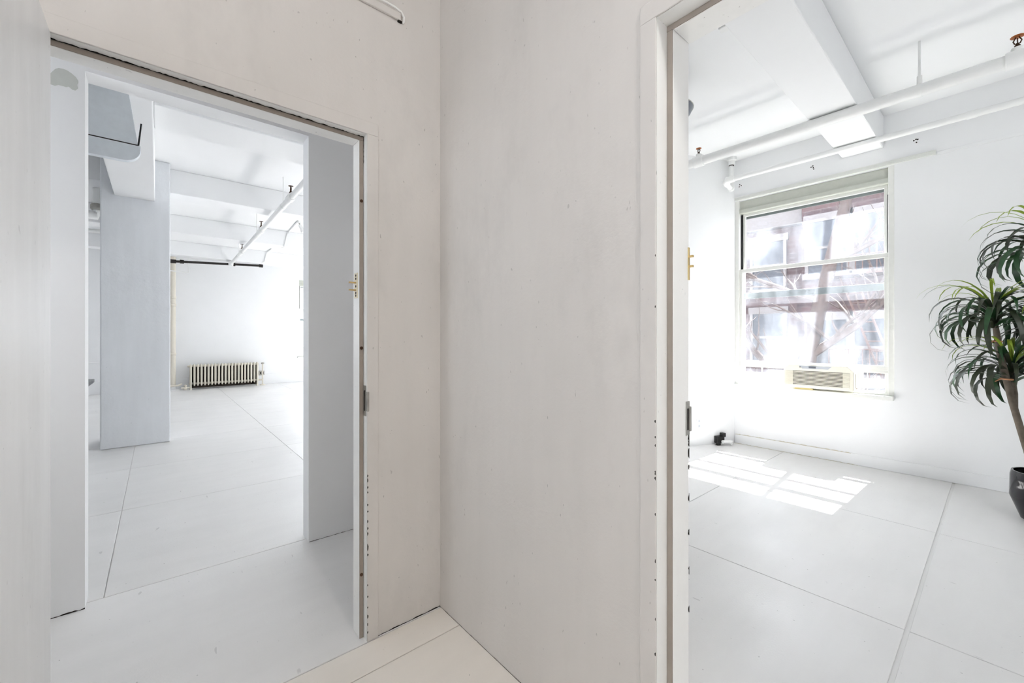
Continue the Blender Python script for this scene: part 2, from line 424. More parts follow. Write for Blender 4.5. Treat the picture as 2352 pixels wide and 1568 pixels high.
chips('paint_chips', d1, [((x1, YL - .0075, EYE - (y - YH) * 1.745 / PXF), ln, .004) for y, ln in ((1085, .006), (1095, .009), (1111, .005), (1122, .004), (1150, .005), (1165, .004), (1187, .007), (1203, .006), (1215, .008), (1245, .016), (1262, .006), (1330, .004), (1356, .005), (1380, .004), (1400, .009), (1418, .006), (1436, .005))], (0, -.0004, 0), (0, 0, 1), (1, 0, 0))
for y in (461, 799, 1320):
    z = EYE - (y - YH) * 1.725 / PXF
    MB().tube([(x1 - .009, YL + .037, z), (x1 - .009, YL + .031, z)], .0065, 10).build('frame_bolt', 'bronze', d1, smooth=True)
M['ivory'] = plain('pale_brass', rgb(236, 226, 200), .35, .1, .08)
kp = MB().box(x1 - .0195, x1 - .0175, YL + .048, YL + .088, 1.413, 1.519).build('keeper_plate', 'ivory', d1, bevel=.001, label='brass plate with screw holes')
for z in (1.478, 1.447):
    box(x1 - .047, x1 - .0195, YL + .064, YL + .075, z - .003, z + .003).build('keeper_prong', 'brass', kp)
for z in (1.508, 1.495, 1.463, 1.435, 1.424):
    MB().tube([(x1 - .0194, YL + .068, z), (x1 - .0200, YL + .068, z)], .0055, 8).build('screw_hole', 'dirt_and_shade', kp)
sp_ = MB().box(x1 - .002, x1, YL + .002, YL + .030, .924, 1.05).build('strike_plate', 'steel', d1, bevel=.001, label='dull steel strike plate with a dark slot')
box(x1 - .0026, x1 - .002, YL + .010, YL + .022, .945, 1.03).build('strike_slot', 'dirt_and_shade', sp_)
box(x1 - .002, x1 + .007, YL - .012, YL + .002, .945, 1.025).build('strike_lip', 'steel', sp_, bevel=.002)
lf = box(-.266, -.221, .80, 1.676, .012, 2.078).build('leaf', 'leaf_door', d1, bevel=.006, seg=3, label='white painted door leaf standing open at a right angle')
for z in (.25, 1.05, 1.85):
    MB().tube([(-.243, 1.683, z - .05), (-.243, 1.683, z + .05)], .007, 10).build('hinge', 'steel', d1, smooth=True)

d2 = struct(empty('door_2', (XR, .1, 0)), 'right doorway with moulded white frame opening to the window room', 'door')
y0, y1, hd = D2
for nm, b in (('jamb', (XR, XR2, y1, y1 + .01, 0, hd + .01)), ('jamb', (XR, XR2, y0 - .01, y0, 0, hd + .01)), ('head_jamb', (XR, XR2, y0, y1, hd, hd + .01))):
    box(*b).build(nm, 'trim', d2)
for nm, b in (('stop', (XR + .053, XR2 + .002, y1 - .0165, y1, 0, hd)), ('stop', (XR + .053, XR2 + .002, y0, y0 + .0165, 0, hd)), ('head_stop', (XR + .053, XR2 + .002, y0 + .0165, y1 - .0165, hd - .0165, hd))):
    box(*b).build(nm, 'trim', d2, bevel=.003)
box(XR + .0505, XR + .053, y1 - .0155, y1 - .001, 0, hd - .0165).build('weatherstrip', 'taupe', d2)
box(XR + .0505, XR + .053, y0 + .001, y0 + .0155, 0, hd - .0165).build('weatherstrip', 'taupe', d2)
box(XR + .0505, XR + .053, y0, y1, hd - .0155, hd - .001).build('weatherstrip', 'taupe', d2)
box(XR - .005, XR, y1, y1 + .048, 0, hd).build('casing', 'hall', d2, bevel=.002)
box(XR - .005, XR, y0 - .048, y0, 0, hd).build('casing', 'hall', d2, bevel=.002)
box(XR - .005, XR, y0 - .048, y1 + .048, hd, hd + .05).build('head_casing', 'hall', d2, bevel=.002)
chips('paint_chips', d2, [((XR - .0055, y1, EYE - (y - YH) * 1.093 / PXF), ln, .003) for y, ln in ((587, .003), (704, .003), (967, .004), (1003, .003), (1022, .004), (1085, .006), (1098, .005), (1180, .004), (1287, .005), (1330, .003), (1420, .004), (1500, .005))], (-.0004, 0, 0), (0, 0, 1), (0, 1, 0))
chips('paint_chips', d2, [((XR2 + .0025, y1 - .0169, EYE - (y - YH) * 1.035 / PXF), ln, .006) for y, ln in ((1035, .012), (1050, .010), (1075, .016), (1110, .01), (1190, .012), (1280, .009), (1380, .012), (1480, .010))], (0, -.0004, 0), (0, 0, 1), (-1, 0, 0))
kp = box(XR2 - .006, XR2 + .004, y1 - .0185, y1 - .0165, 1.41, 1.502).build('keeper_plate', 'brass', d2, bevel=.001)
for z in (1.476, 1.448):
    box(XR2 - .004, XR2 + .003, y1 - .030, y1 - .0185, z - .003, z + .003).build('keeper_prong', 'brass', kp)
sp_ = box(XR2 - .018, XR2 + .003, y1 - .0185, y1 - .0165, .975, 1.07).build('strike_plate', 'steel', d2, bevel=.001)
box(XR2 - .012, XR2 - .004, y1 - .0190, y1 - .0185, .99, 1.05).build('strike_slot', 'dirt_and_shade', sp_)
box(XR2 - .001, XR2 + .008, y1 - .022, y1 - .012, .985, 1.055).build('strike_lip', 'steel', sp_, bevel=.002)

# ------------------------------------------------------------------ windows
def make_window(name, loc, rz, label, ac=False, W=1.404):
    r = struct(empty(name, loc, rz, True), label, 'window')
    P = lambda nm, mat, *b, bev=.003, par=r: box(*b).build(nm, mat, par, bevel=bev)
    P('jamb', 'win', 0, .045, .012, .17, .70, 2.85)
    P('jamb', 'win', W - .045, W, .012, .17, .70, 2.85)
    P('head_box', 'winhead', .0, W, .045, .17, 2.745, 2.85, bev=.006)
    P('head_rail', 'winhead', .03, W - .02, .025, .17, 2.70, 2.752, bev=.008)
    P('sill', 'win', 0, W, -.05, .22, .66, .70, bev=.005)
    P('sill_step', 'win', .02, W - .02, .03, .17, .70, .722, bev=.004)
    P('track', 'dark', .045, .066, .062, .112, 2.05, 2.69, bev=0)
    P('track', 'dark', W - .056, W - .045, .062, .112, 2.05, 2.60, bev=0)
    # upper sash (outer), lower sash (inner)
    def sash(nm, y0, y1, z0, z1, a, b, st, rl):
        s = box(a, b, y0, y1, z1 - rl, z1).build(nm, 'win', r, bevel=.003)
        for q in ((a, b, y0, y1, z0, z0 + rl), (a, a + st, y0, y1, z0 + rl, z1 - rl), (b - st, b, y0, y1, z0 + rl, z1 - rl)):
            box(*q).build('rail' if q[1] - q[0] > .2 else 'stile', 'win', s, bevel=.003)
        ym = (y0 + y1) / 2
        box(a + st - .006, b - st + .006, ym - .002, ym + .002, z0 + rl - .006, z1 - rl + .006).build('pane', 'glass', s)
        return s
    sash('upper_sash', .075, .105, 2.01, 2.70, .066, W - .056, .026, .03)
    lo = sash('lower_sash', .028, .062, .935, 2.045, .045, W - .045, .030, .042)
    for q in (W * .3, W * .66): box(q, q + .09, .016, .03, .977, .988).build('sash_lift', 'win', lo, bevel=.002)
    P('storm_bar', 'storm', .045, W - .045, .15, .175, 1.705, 1.775)
    P('storm_bar', 'storm', .045, W - .045, .15, .165, 2.655, 2.70)
    if ac:
        P('side_rail', 'win', .045, W - .045, .03, .06, .905, .935)
        for a, b in ((.05, .545), (1.13, W - .05)):
            f_ = box(a, a + .02, .032, .058, .722, .905).build('panel_frame', 'win', r, bevel=.002)
            box(b - .02, b, .032, .058, .722, .905).build('panel_frame_stile', 'win', f_, bevel=.002)
            box(a + .02, b - .02, .043, .047, .722, .850).build('frosted_pane', 'frost', f_)
            box(a + .02, b - .02, .043, .047, .850, .905).build('pane', 'glass', f_)
        P('muntin', 'win', .27, .285, .042, .056, .722, .905)
        P('muntin', 'win', 1.20, 1.208, .042, .056, .722, .905)
    else:
        P('bottom_rail', 'win', .045, W - .045, .03, .06, .722, .935)
    return r
W1 = make_window('window_1', (XW, 2.04, 0), -math.pi / 2, 'tall dusty sash window holding the air conditioner', ac=True)
make_window('window_2', (2.98, YB, 0), 0, 'sash window beside the radiator at the end of the long room')
make_window('window_3', (-2.896, YB, 0), 0, 'added unseen sash window in the far wall, lighting the long room')  # out of view, put in as extra daylight for the long room
for k, (a, b) in enumerate(ADDED_WIN):
    make_window('window_%d' % (4 + k), (XW, b, 0), -math.pi / 2, 'added unseen side window that brightens the long room, %s from the slanted partition' % ('first', 'second', 'third', 'fourth', 'fifth', 'sixth')[k])
make_window('window_10', (-1.3, -.80, 0), math.pi / 2, 'added unseen sash window that lets fill daylight into the hallway', W=1.25)  # unseen, added so cool daylight reaches the right hallway wall
make_window('window_11', (-1.3, 1.86, 0), math.pi / 2, 'added unseen narrow window that lights the passage before the partition', W=.80)  # unseen, added to light the partition evenly from the side
# curtain track over window
ct = struct(box(XW - .016, XW, .364, 2.035, 2.852, 2.893).build('trim_2', 'win', bevel=.002), 'white ridged curtain track above the tall window', 'trim')
for z in (2.860, 2.868, 2.876, 2.884): box(XW - .0185, XW - .016, .366, 2.033, z - .0015, z + .0015).build('track_rib', 'win', ct)

# ------------------------------------------------------------------ air conditioner
t = thing('air_conditioner', 'cream window air conditioner with a slatted grille, set under the lower sash', 'air conditioner', (XW, 1.2, .70))
a0, a1 = .909, 1.497
ry = lambda y: y
b = box(XW - .11, XW + .45, a0 + .02, a1 - .02, .735, .93).build('casing', 'acplastic', t, bevel=.01)
prof = [(a0, .737), (a0 + .012, .725), (a1 - .012, .725), (a1, .737), (a1, .915), (a1 - .05, .966), (a0 + .05, .966), (a0, .915)]
fm = MB().prism(prof, XW - .125, XW - .02, lambda a_, b_, c: (c, a_, b_)).build('front_panel', 'acplastic', t, bevel=.010, seg=3)
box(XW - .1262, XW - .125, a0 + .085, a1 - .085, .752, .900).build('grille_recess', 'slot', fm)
for k in range(11):
    z = .754 + k * .0134
    box(XW - .131, XW - .1262, a0 + .03, a1 - .02, z, z + .0066).build('slat', 'acplastic', fm, bevel=.001, seg=1)
cp = MB().prism([(a0 + .17, .955), (a0 + .20, .925), (a1 - .17, .925), (a1 - .14, .955)], XW - .131, XW - .125, lambda a_, b_, c: (c, a_, b_)).build('control_panel', 'acgrey', fm)
box(XW - .134, XW - .131, 1.21, 1.27, .932, .95).build('button', 'greybowl', t); box(XW - .134, XW - .131, 1.34, 1.352, .936, .944).build('button', 'dirt_and_shade', t)
box(XW - .06, XW - .05, a0 - .0015, a0, .75, .89).build('side_slot', 'slot', t)
ov = tag(MB().prism([(1.25, .7), (1.42, .7), (1.415, .720), (1.34, .724), (1.262, .714)], XW - .047, XW + .015, lambda a_, b_, c: (c, a_, b_)).build('foam_wedge', 'foam', bevel=.004), 'crumbling yellow foam wedge on the sill under the air conditioner', 'foam')
ov.location.z = 0

# ------------------------------------------------------------------ pipes, sprinklers
def arc(c, u, v, r, a0, a1, n=6):
    c, u, v = Vector(c), Vector(u), Vector(v)
    return [c + (u * math.cos(a0 + (a1 - a0) * i / n) + v * math.sin(a0 + (a1 - a0) * i / n)) * r for i in range(n + 1)]
def sprinkler(parent, p, s=1.0, body='bronze', defl='copper', dk=1.0):
    hd_ = MB().lathe([(.012 * s, 0), (.012 * s, .010 * s), (.008 * s, .012 * s), (.008 * s, .02 * s)], p, 10)
    for sg in (-1, 1):
        hd_.tube([(p[0], p[1] + sg * .009 * s, p[2] + .018 * s), (p[0], p[1] + sg * .015 * s, p[2] + .034 * s), (p[0], p[1] + sg * .005 * s, p[2] + .056 * s)], .003 * s, 6)
    hd_.tube([(p[0], p[1], p[2] + .02 * s), (p[0], p[1], p[2] + .05 * s)], .0025 * s, 6)
    o = hd_.build('sprinkler_head', body, parent, smooth=True)
    MB().lathe([(.004 * s, .054 * s), (.027 * s * dk, .056 * s), (.027 * s * dk, .058 * s), (.004 * s, .060 * s)], p, 14).build('deflector', defl, o)
    return o
t = thing('sprinkler_pipe', 'thick white sprinkler pipe slung below the beam in the window room', 'pipe', (4.08, 0, 2.985))
pa, pb = Vector((4.07, 2.54, 2.985)), Vector((4.11, -4.0, 2.985))
MB().tube([pa, pb], .042, 20).build('pipe', 'pipe', t, smooth=True)
def px_on(px, a, b):
    r = ray(px)
    # crossing in plan of the view ray with the segment a-b
    d = (b - a).xy; den = r.x * d.y - r.y * d.x
    u = (a.x * d.y - a.y * d.x) / den
    w = r * u
    k = (w - a.xy).dot(d) / d.dot(d)
    return a.lerp(b, k)
for px in (1605, 2337):
    p = px_on(px, pa, pb)
    MB().tube([p + Vector((0, -.05, 0)), p + Vector((0, .05, 0))], .053, 20).build('tee_fitting', 'pipe', t, bevel=.006, smooth=True)
    MB().lathe([(.028, .045), (.028, .068), (.016, .075)], p, 14).build('tee_neck', 'pipe', t, smooth=True)
    sprinkler(t, p + Vector((0, 0, .074)), .95 if px < 2000 else 1.15)
p = px_on(2112, pa, pb)
hg = MB().tube([p + Vector((0, 0, .05)), (p.x, p.y, H)], .008, 8).build('hanger_rod', 'pipe', t, smooth=True)
MB().tube([p + Vector((0, -.012, 0)), p + Vector((0, .012, 0))], .047, 18).build('hanger_clamp', 'pipe', t, smooth=True)
MB().tube([p + Vector((0, 0, .04)), p + Vector((0, 0, .10))], .015, 10).build('hanger_sleeve', 'pipe', t, smooth=True)

t = thing('water_pipe', 'thin flaking white pipe crossing in front of the window wall', 'pipe', (4.85, 0, 3.0))
q0, q1 = Vector((4.85, 1.955, 3.0)), Vector((4.93, -4.0, 3.0))
MB().tube([q0, q1], .027, 14).build('pipe', 'pipe', t, smooth=True)
MB().tube([q0 + Vector((0, -.05, 0)), q0 + Vector((-.004, .02, 0)), q0 + Vector((.03, .045, -.012)), q0 + Vector((.07, .055, -.02))], [.034, .040, .040, .034], 14).build('elbow', 'pipe', t, smooth=True)
MB().tube([q0 + Vector((.05, .05, -.015)), (5.04, 2.02, 2.965)], .026, 12).build('stub', 'pipe', t, smooth=True)
MB().tube([(5.02, 2.016, 2.968), (5.065, 2.024, 2.968), (5.075, 2.026, 3.02)], [.034, .036, .032], 12).build('elbow', 'pipe', t, smooth=True)
MB().tube([(5.075, 2.026, 3.0), (5.075, 2.026, H)], .022, 12).build('riser', 'pipe', t, smooth=True)
MB().lathe([(.026, -.085), (.034, -.08), (.034, -.04), (.05, -.035), (.05, 0)], (5.075, 2.020, H), 18).build('ceiling_flange', 'pipe', t, smooth=True)
MB().tube([(5.075, 2.024, H - .095), (5.075, 2.024, H - .088)], .0275, 14).build('dark_ring', 'dirt_and_shade', t)
cf = px_on(2233, q0, q1)
MB().tube([cf + Vector((0, .03, 0)), cf + Vector((0, -.03, 0))], .031, 14).build('coupling', 'pipe', t, smooth=True)

t = thing('sprinkler_pipe', 'white sprinkler pipe running the length of the long room below the cross beams', 'pipe', (1.235, 7, 2.955))
pa, pb = Vector((1.215, Y3, 2.955)), Vector((1.300, 11.62, 2.955))
MB().tube([pa, pb], .034, 16).build('pipe', 'pipe', t, smooth=True)
for px in (668, 600, 556):
    p = px_on(px, pa, pb)
    MB().tube([p + Vector((0, -.07, 0)), p + Vector((0, .07, 0))], .046, 14).build('tee_fitting', 'pipe', t, smooth=True)
    sprinkler(t, p + Vector((0, 0, .045)), 1.7, 'bronze', 'bronze', .62)
for px in (651, 590, 549):
    p = px_on(px, pa, pb)
    beamtop = 3.03 if any(a_ <= p.y <= b_ for a_, b_ in ((4.2, 4.69), (6.65, 6.96), (9.1, 9.41), (11.55, 11.86))) else H
    MB().tube([p, (p.x, p.y, beamtop)], .007, 8).build('hanger_rod', 'pipe', t)
    MB().tube([p + Vector((0, -.012, 0)), p + Vector((0, .012, 0))], .04, 14).build('hanger_clamp', 'pipe', t, smooth=True)
MB().lathe([(.045, -.05), (.05, 0), (.045, .05)], pb, 14).build('end_tee', 'pipe', t, smooth=True)

t = thing('iron_pipe', 'black iron pipe hung high across the radiator wall', 'pipe', (1.0, 11.72, 2.95))
e0, e1 = Vector((.26, 11.77, 2.912)), Vector((1.93, 11.77, 3.0))
MB().tube([e0, e1], .026, 12).build('pipe', 'blackpipe', t, smooth=True)
for p, w in ((e0, .05), (e0.lerp(e1, .09), .035), (e0.lerp(e1, .66), .04), (e1, .04)):
    MB().tube([p - Vector((w, 0, 0)), p + Vector((w, 0, 0))], .042, 12).build('fitting', 'blackpipe', t, smooth=True)
MB().tube([e1 + Vector((-.02, 0, .02)), (e1.x - .02, e1.y, 3.03)], .008, 6).build('hanger_rod', 'pipe', t)
MB().tube([e0.lerp(e1, .16) + Vector((0, 0, -.25)), e0.lerp(e1, .16) + Vector((0, 0, .09))], .010, 8).build('drop_pipe', 'pipe', t)
MB().tube([e0.lerp(e1, .16) + Vector((-.4, 0, -.22)), e0.lerp(e1, .16) + Vector((.02, 0, -.24))], .012, 8).build('drop_pipe', 'pipe', t)

t = thing('standpipe', 'cream painted standpipe rising up the corner of the radiator wall', 'pipe', (.27, 12.55, 0))
MB().tube([(.27, 12.55, .12), (.27, 12.55, H)], .056, 16).build('pipe', 'cream', t, smooth=True)
for z in (.85, 2.0, 2.18):
    MB().lathe([(.057, -.03), (.068, -.02), (.068, .02), (.057, .03)], (.27, 12.55, z), 16).build('coupling', 'cream', t, smooth=True)
MB().lathe([(.13, 0), (.12, .02), (.07, .03), (.06, .12)], (.27, 12.55, 0), 18).build('foot_flange', 'pipe', t, smooth=True)
MB().tube([(.20, 12.45, .11), (.36, 12.42, .12), (.43, 12.45, .15)], .02, 8).build('side_branch', 'cream', t, smooth=True)

# ------------------------------------------------------------------ radiator
t = thing('radiator', 'old cream cast iron column radiator standing on the floor', 'radiator', (1.28, 12.5, 0))
NS = 21; xa, xb = .60, 1.965
def section_mesh():
    m = MB(); n = 10
    for yy in (0, .11):
        zs = [(.085, .006), (.10, .016), (.14, .021), (.20, .022), (.50, .022), (.55, .021), (.585, .016), (.602, .006)]
        vs = [(r * math.cos(k * 2 * math.pi / n), yy + r * 1.35 * math.sin(k * 2 * math.pi / n), z) for z, r in zs for k in range(n)]
        fs = [(i * n + k, i * n + (k + 1) % n, (i + 1) * n + (k + 1) % n, (i + 1) * n + k) for i in range(len(zs) - 1) for k in range(n)]
        fs += [tuple(range(n))[::-1], tuple(range((len(zs) - 1) * n, len(zs) * n))]
        m.add(vs, fs)
    m.tube([(0, 0, .14), (0, .11, .14)], .02, 8); m.tube([(0, 0, .555), (0, .11, .555)], .02, 8)
    m.tube([(-.034, .055, .14), (.034, .055, .14)], .024, 8); m.tube([(-.034, .055, .555), (.034, .055, .555)], .024, 8)
    return m
proto = section_mesh().build('section', 'cream', t, smooth=True)
for k in range(NS):
    o = proto if k == 0 else proto.copy()
    if k: COL.objects.link(o); o.parent = t
    o.location = Vector((xa + (xb - xa) * k / (NS - 1), 12.45, 0)) - t.location
box(xa, xb, 12.515, 12.53, .035, .57).build('gap_shade_plate', 'rust', t, label='added dark plate that darkens the gaps, standing for bare iron')  # made-up plate, its dark colour puts shade between and under the sections
for xx in (xa, xb):
    for yy in (12.45, 12.56):
        MB().tube([(xx, yy, 0), (xx, yy, .03), (xx, yy, .12)], [.026, .017, .019], 10).build('leg', 'cream', t, smooth=True)
MB().tube([(xa - .06, 12.505, .555), (xa - .02, 12.505, .555)], .02, 10).build('bleed_plug', 'cream', t, smooth=True)
vl = MB().tube([(2.085, 12.47, .02), (2.085, 12.47, .57)], .016, 10).build('valve_stem', 'cream', t, smooth=True)
MB().lathe([(.006, .545), (.036, .555), (.036, .585), (.01, .592)], (2.085, 12.47, 0), 14).build('valve_handle', 'steel', vl, smooth=True)
MB().tube([(xb, 12.505, .14), (2.085, 12.47, .14)], .02, 8).build('valve_pipe', 'cream', t, smooth=True)
MB().lathe([(.065, 0), (.06, .02), (.02, .03)], (2.085, 12.47, 0), 14).build('valve_flange', 'cream', t, smooth=True)
MB().lathe([(.03, 0), (.04, .04), (.02, .07), (.03, .11), (.012, .13)], (.50, 12.45, 0), 12).build('floor_valve', 'cream', t, smooth=True)
MB().tube([(.42, 12.45, .05), (.58, 12.45, .05)], .018, 8).build('supply_pipe', 'cream', t, smooth=True)
t = thing('wall_outlet', 'small steel outlet box on the ledge beside the radiator valve', 'outlet', (2.05, YB - .05, .3))
box(1.98, 2.16, YB - .075, YB - .05, .24, .36).build('box', 'steel', t, bevel=.004)
for xx in (2.0, 2.06, 2.12): box(xx, xx + .025, YB - .077, YB - .075, .27, .33).build('socket', 'dirt_and_shade', t)

# conduits, spotlight
t = thing('conduit', 'thin white conduit bending down the beam to the bare spotlight', 'conduit', (1.9, 8.5, 3.2))
c0 = on_y(653, 567, 9.085); c1 = on_y(660, 524, 9.085); c2 = on_z(687, 506, 3.315)
MB().tube([c0 + Vector((-.05, 0, -.02)), c0, (c1.x, 9.085, 3.26), (c1.x + .02, 9.06, 3.31), c2 + Vector((0, .04, 0))], .012, 8).build('tube', 'pipe', t, smooth=True)
t = thing('spotlight', 'small white spotlight hanging from the conduit box', 'lamp', (c2.x + .01, c2.y, 3.2))
MB().tube([c2 + Vector((0, 0, .012)), c2 + Vector((0, 0, -.05))], .03, 10).build('ceiling_box', 'pipe', t, smooth=True)
MB().tube([c2 + Vector((.0, 0, -.05)), c2 + Vector((.02, 0, -.09))], .012, 8).build('swivel', 'steel', t, smooth=True)
MB().tube([c2 + Vector((.01, 0, -.08)), c2 + Vector((.05, -.02, -.16))], [.028, .034], 12).build('lamp_body', 'pipe', t, smooth=True)
MB().tube([c2 + Vector((.05, -.02, -.16)), c2 + Vector((.07, -.03, -.20)), c2 + Vector((.08, -.035, -.22))], [.04, .05, .03], 12).build('bulb', 'pvc', t, smooth=True)
t = thing('conduit', 'thin white conduit stepping down the last beam before the radiator wall', 'conduit', (2.2, 11.5, 3.2))
c0 = on_y(608, 601, 11.535); c1 = on_y(612, 570, 11.535)
MB().tube([c0 + Vector((-.06, 0, -.03)), c0, (c1.x, 11.535, 3.27), (c1.x + .02, 11.5, 3.315), (c1.x + .03, 11.1, 3.315)], .013, 8).build('tube', 'pipe', t, smooth=True)

# pipework behind the beam near the hood
t = thing('drain_pipe', 'grey white vertical pipe with fittings behind the deep beam', 'pipe', (-.78, 8.2, 2.9))
pv = on_y(224, 420, 8.2)
MB().tube([(pv.x, 8.2, 3.0), (pv.x, 8.2, H - .004)], .05, 12).build('pipe', 'pipe', t, smooth=True)
MB().tube([(-3.29, 8.2, 2.95), (pv.x, 8.2, 2.95), (pv.x, 8.2, 3.05)], .06, 12).build('branch', 'pipe', t, smooth=True)
MB().tube([(-3.29, 8.25, 2.74), (-.3, 8.25, 2.74)], .03, 10).build('branch', 'pipe', t, smooth=True)
MB().lathe([(.06, 0), (.075, .02), (.075, .07), (.06, .09)], (pv.x, 8.2, 3.02), 12).build('collar', 'steel', t, smooth=True)

# ------------------------------------------------------------------ hood under the deep beam
t = thing('hanging_panel', 'grey sheet metal panel with a rounded lower corner hanging under the deep beam', 'panel', (-.55, 3.7, 2.4))
yf, yb_ = 3.68, 3.72
MB().add([(-1.02, yf, 2.51), (-.098, yf, 2.51), (-.098, yb_, 2.51), (-1.02, yb_, 2.51), (-.96, yf, 2.84), (-.142, yf, 2.84), (-.142, yb_, 2.84), (-.96, yb_, 2.84)],
         [(3, 2, 1, 0), (4, 5, 6, 7), (0, 1, 5, 4), (1, 2, 6, 5), (2, 3, 7, 6), (3, 0, 4, 7)]).build('upper_plate', 'hood', t, bevel=.003)
R_ = .085
lip = [(-1.04, 2.505), (-1.04, 2.395 + R_)] + [(-1.04 + R_ - R_ * math.cos(a), 2.395 + R_ - R_ * math.sin(a)) for a in [k * math.pi / 14 for k in range(1, 8)]] + \
      [(-.085 - R_ + R_ * math.sin(a), 2.395 + R_ - R_ * math.cos(a)) for a in [k * math.pi / 14 for k in range(0, 8)]] + [(-.085, 2.505)]
MB().prism(lip, yf - .006, yb_, lambda a, b_, c: (a, c, b_)).build('lower_lip', 'hood', t, smooth=True)
box(-1.02, -.098, yf - .003, yf + .01, 2.504, 2.513).build('seam', 'dirt_and_shade', t)
MB().tube([(-.096, yf - .004, 2.508), (-.082, yf - .004, 2.655)], .005, 6).build('edge_strap', 'blackplastic', t)

# desk behind the column
t = thing('desk', 'grey topped desk standing past the column', 'desk', (-1.3, 6.6, 0))
box(-2.2, -.572, 6.28, 7.0, .712, .752).build('desk_top', 'desk', t, bevel=.004)
for xx in (-2.14, -.95):
    for yy in (6.34, 6.90): box(xx, xx + .05, yy, yy + .05, 0, .712).build('leg', 'steel', t)
box(-2.1, -.92, 6.91, 6.93, .4, .712).build('modesty_panel', 'desk', t)

# ------------------------------------------------------------------ small things in the window room
def slant(px, off=.0):                      # point in plan where the view ray meets the slanted partition
    a, b_ = Vector((4.13, 2.54, 0)), Vector((XW, 2.042, 0))
    return px_on(px, a, b_)
sd = Vector((XW - 4.13, 2.042 - 2.54, 0)).normalized(); sn = Vector((sd.y, -sd.x, 0))
sang = math.atan2(sd.y, sd.x)
p = slant(1605)
t = thing('wall_outlet', 'white wall outlet low on the slanted partition', 'outlet', (p.x, p.y, .255), sang, True)
box(-.035, .035, -.008, 0, -.055, .055).build('cover_plate', 'pvc', t, bevel=.003)
for z in (-.028, .028): box(-.014, .014, -.0095, -.008, z - .014, z + .014).build('socket', 'acgrey', t)
p = slant(1652)
t = thing('floor_bracket', 'black plastic bracket low on the slanted partition beside the corner', 'bracket', (p.x, p.y, 0), sang, True)
box(-.075, .03, -.05, -.002, .02, .10).build('bracket_body', 'blackplastic', t, bevel=.004)
box(.0, .045, -.055, -.005, .09, .135).build('bracket_tab', 'blackplastic', t, bevel=.003)
box(-.08, -.03, -.06, -.04, .0, .03).build('bracket_foot', 'blackplastic', t, bevel=.003)
t = thing('pipe_elbow', 'white plastic pipe elbow lying by the black bracket', 'pipe', (p.x, p.y, 0), sang, True)
MB().tube([(-.03, -.085, .045), (.05, -.085, .04), (.075, -.09, .035), (.085, -.11, .03)], [.02, .02, .026, .026], 12).build('elbow', 'pvc', t, smooth=True)

pc = Vector((ray(1530).x * 3.4, ray(1530).y * 3.4, 0))
t = thing('bowl_lamp', 'dark grey bowl shaped lamp hanging from the ceiling of the window room', 'lamp', (pc.x, pc.y, 2.9))
rb = .205
MB().lathe([(.03, -.14), (.09, -.125), (.15, -.085), (.19, -.03), (rb, 0), (rb - .008, 0), (.18, -.03), (.145, -.078), (.085, -.115), (.03, -.128)], (pc.x, pc.y, 3.09), 32).build('bowl', 'greybowl', t, smooth=True)
MB().tube([(pc.x, pc.y, 2.96), (pc.x, pc.y, H)], .008, 8).build('stem', 'steel', t)
MB().lathe([(.055, 0), (.05, -.025), (.01, -.03)], (pc.x, pc.y, H), 16).build('canopy', 'steel', t, smooth=True)
MB().lathe([(rb, 0), (rb + .004, .003), (rb - .008, .003)], (pc.x, pc.y, 3.09), 32).build('rim', 'steel', t, smooth=True)

# ------------------------------------------------------------------ potted plant
rp = random.Random(11)
PX, PY = 4.55, -.195
t = thing('potted_plant', 'tall dracaena with drooping strap leaves in a glossy black pot', 'plant', (PX, PY, 0))
MB().lathe([(.085, 0), (.105, .01), (.155, .155), (.152, .30), (.146, .33), (.136, .33), (.138, .27), (.09, .26)], (PX, PY, 0), 40).build('pot', 'potblack', t, smooth=True)
MB().lathe([(.138, .272), (.06, .285), (.001, .29)], (PX, PY, 0), 24).build('soil', 'soil', t, smooth=True)
def leaf_mesh(L, W, droop, lift):
    n = 9; pts = []; ang = lift; p = Vector((0, 0, 0)); vs = []
    for i in range(n + 1):
        s = i / n
        w = W * (math.sin(math.pi * min(1, .18 + .62 * s)) if s < .6 else max(.02, math.cos((s - .55) / .45 * math.pi / 2)))
        vs += [(p.x, -w / 2, p.z + w * .12), (p.x, 0, p.z), (p.x, w / 2, p.z + w * .12)]
        p = p + Vector((math.cos(ang), 0, math.sin(ang))) * (L / n)
        ang -= droop / n * (.5 + 1.1 * s)
    fs = []
    for i in range(n):
        a = 3 * i
        fs += [(a, a + 1, a + 4, a + 3), (a + 1, a + 2, a + 5, a + 4)]
    me = bpy.data.meshes.new('leaf'); me.from_pydata(vs, [], fs); me.update()
    me.polygons.foreach_set('use_smooth', [True] * len(me.polygons))
    return me
VAR = []
for k in range(14):
    fr = k / 13
    VAR.append((leaf_mesh(.40 + .10 * rp.random() + .06 * fr, (.026 + .012 * rp.random()) * (.55 + .55 * fr), 1.9 + 2.1 * fr + .5 * rp.random(), 1.25 - .7 * fr), fr))
def place_leaf(parent, c, fr, az, mat):
    cand = min(VAR, key=lambda v: abs(v[1] - fr) + .12 * rp.random())
    me = cand[0]
    key = me.name + mat
    if key not in CACHE:
        m2 = me.copy(); m2.materials.append(M[mat]); CACHE[key] = m2
    o = bpy.data.objects.new('leaf', CACHE[key]); COL.objects.link(o); o.parent = parent
    o.location = Vector(c) - t.location if parent is t else Vector(c)
    o.rotation_euler = (rp.uniform(-.25, .25), rp.uniform(-.12, .12), az)
    s = rp.uniform(.85, 1.08); o.scale = (s, s, s)
    return o
CACHE = {}
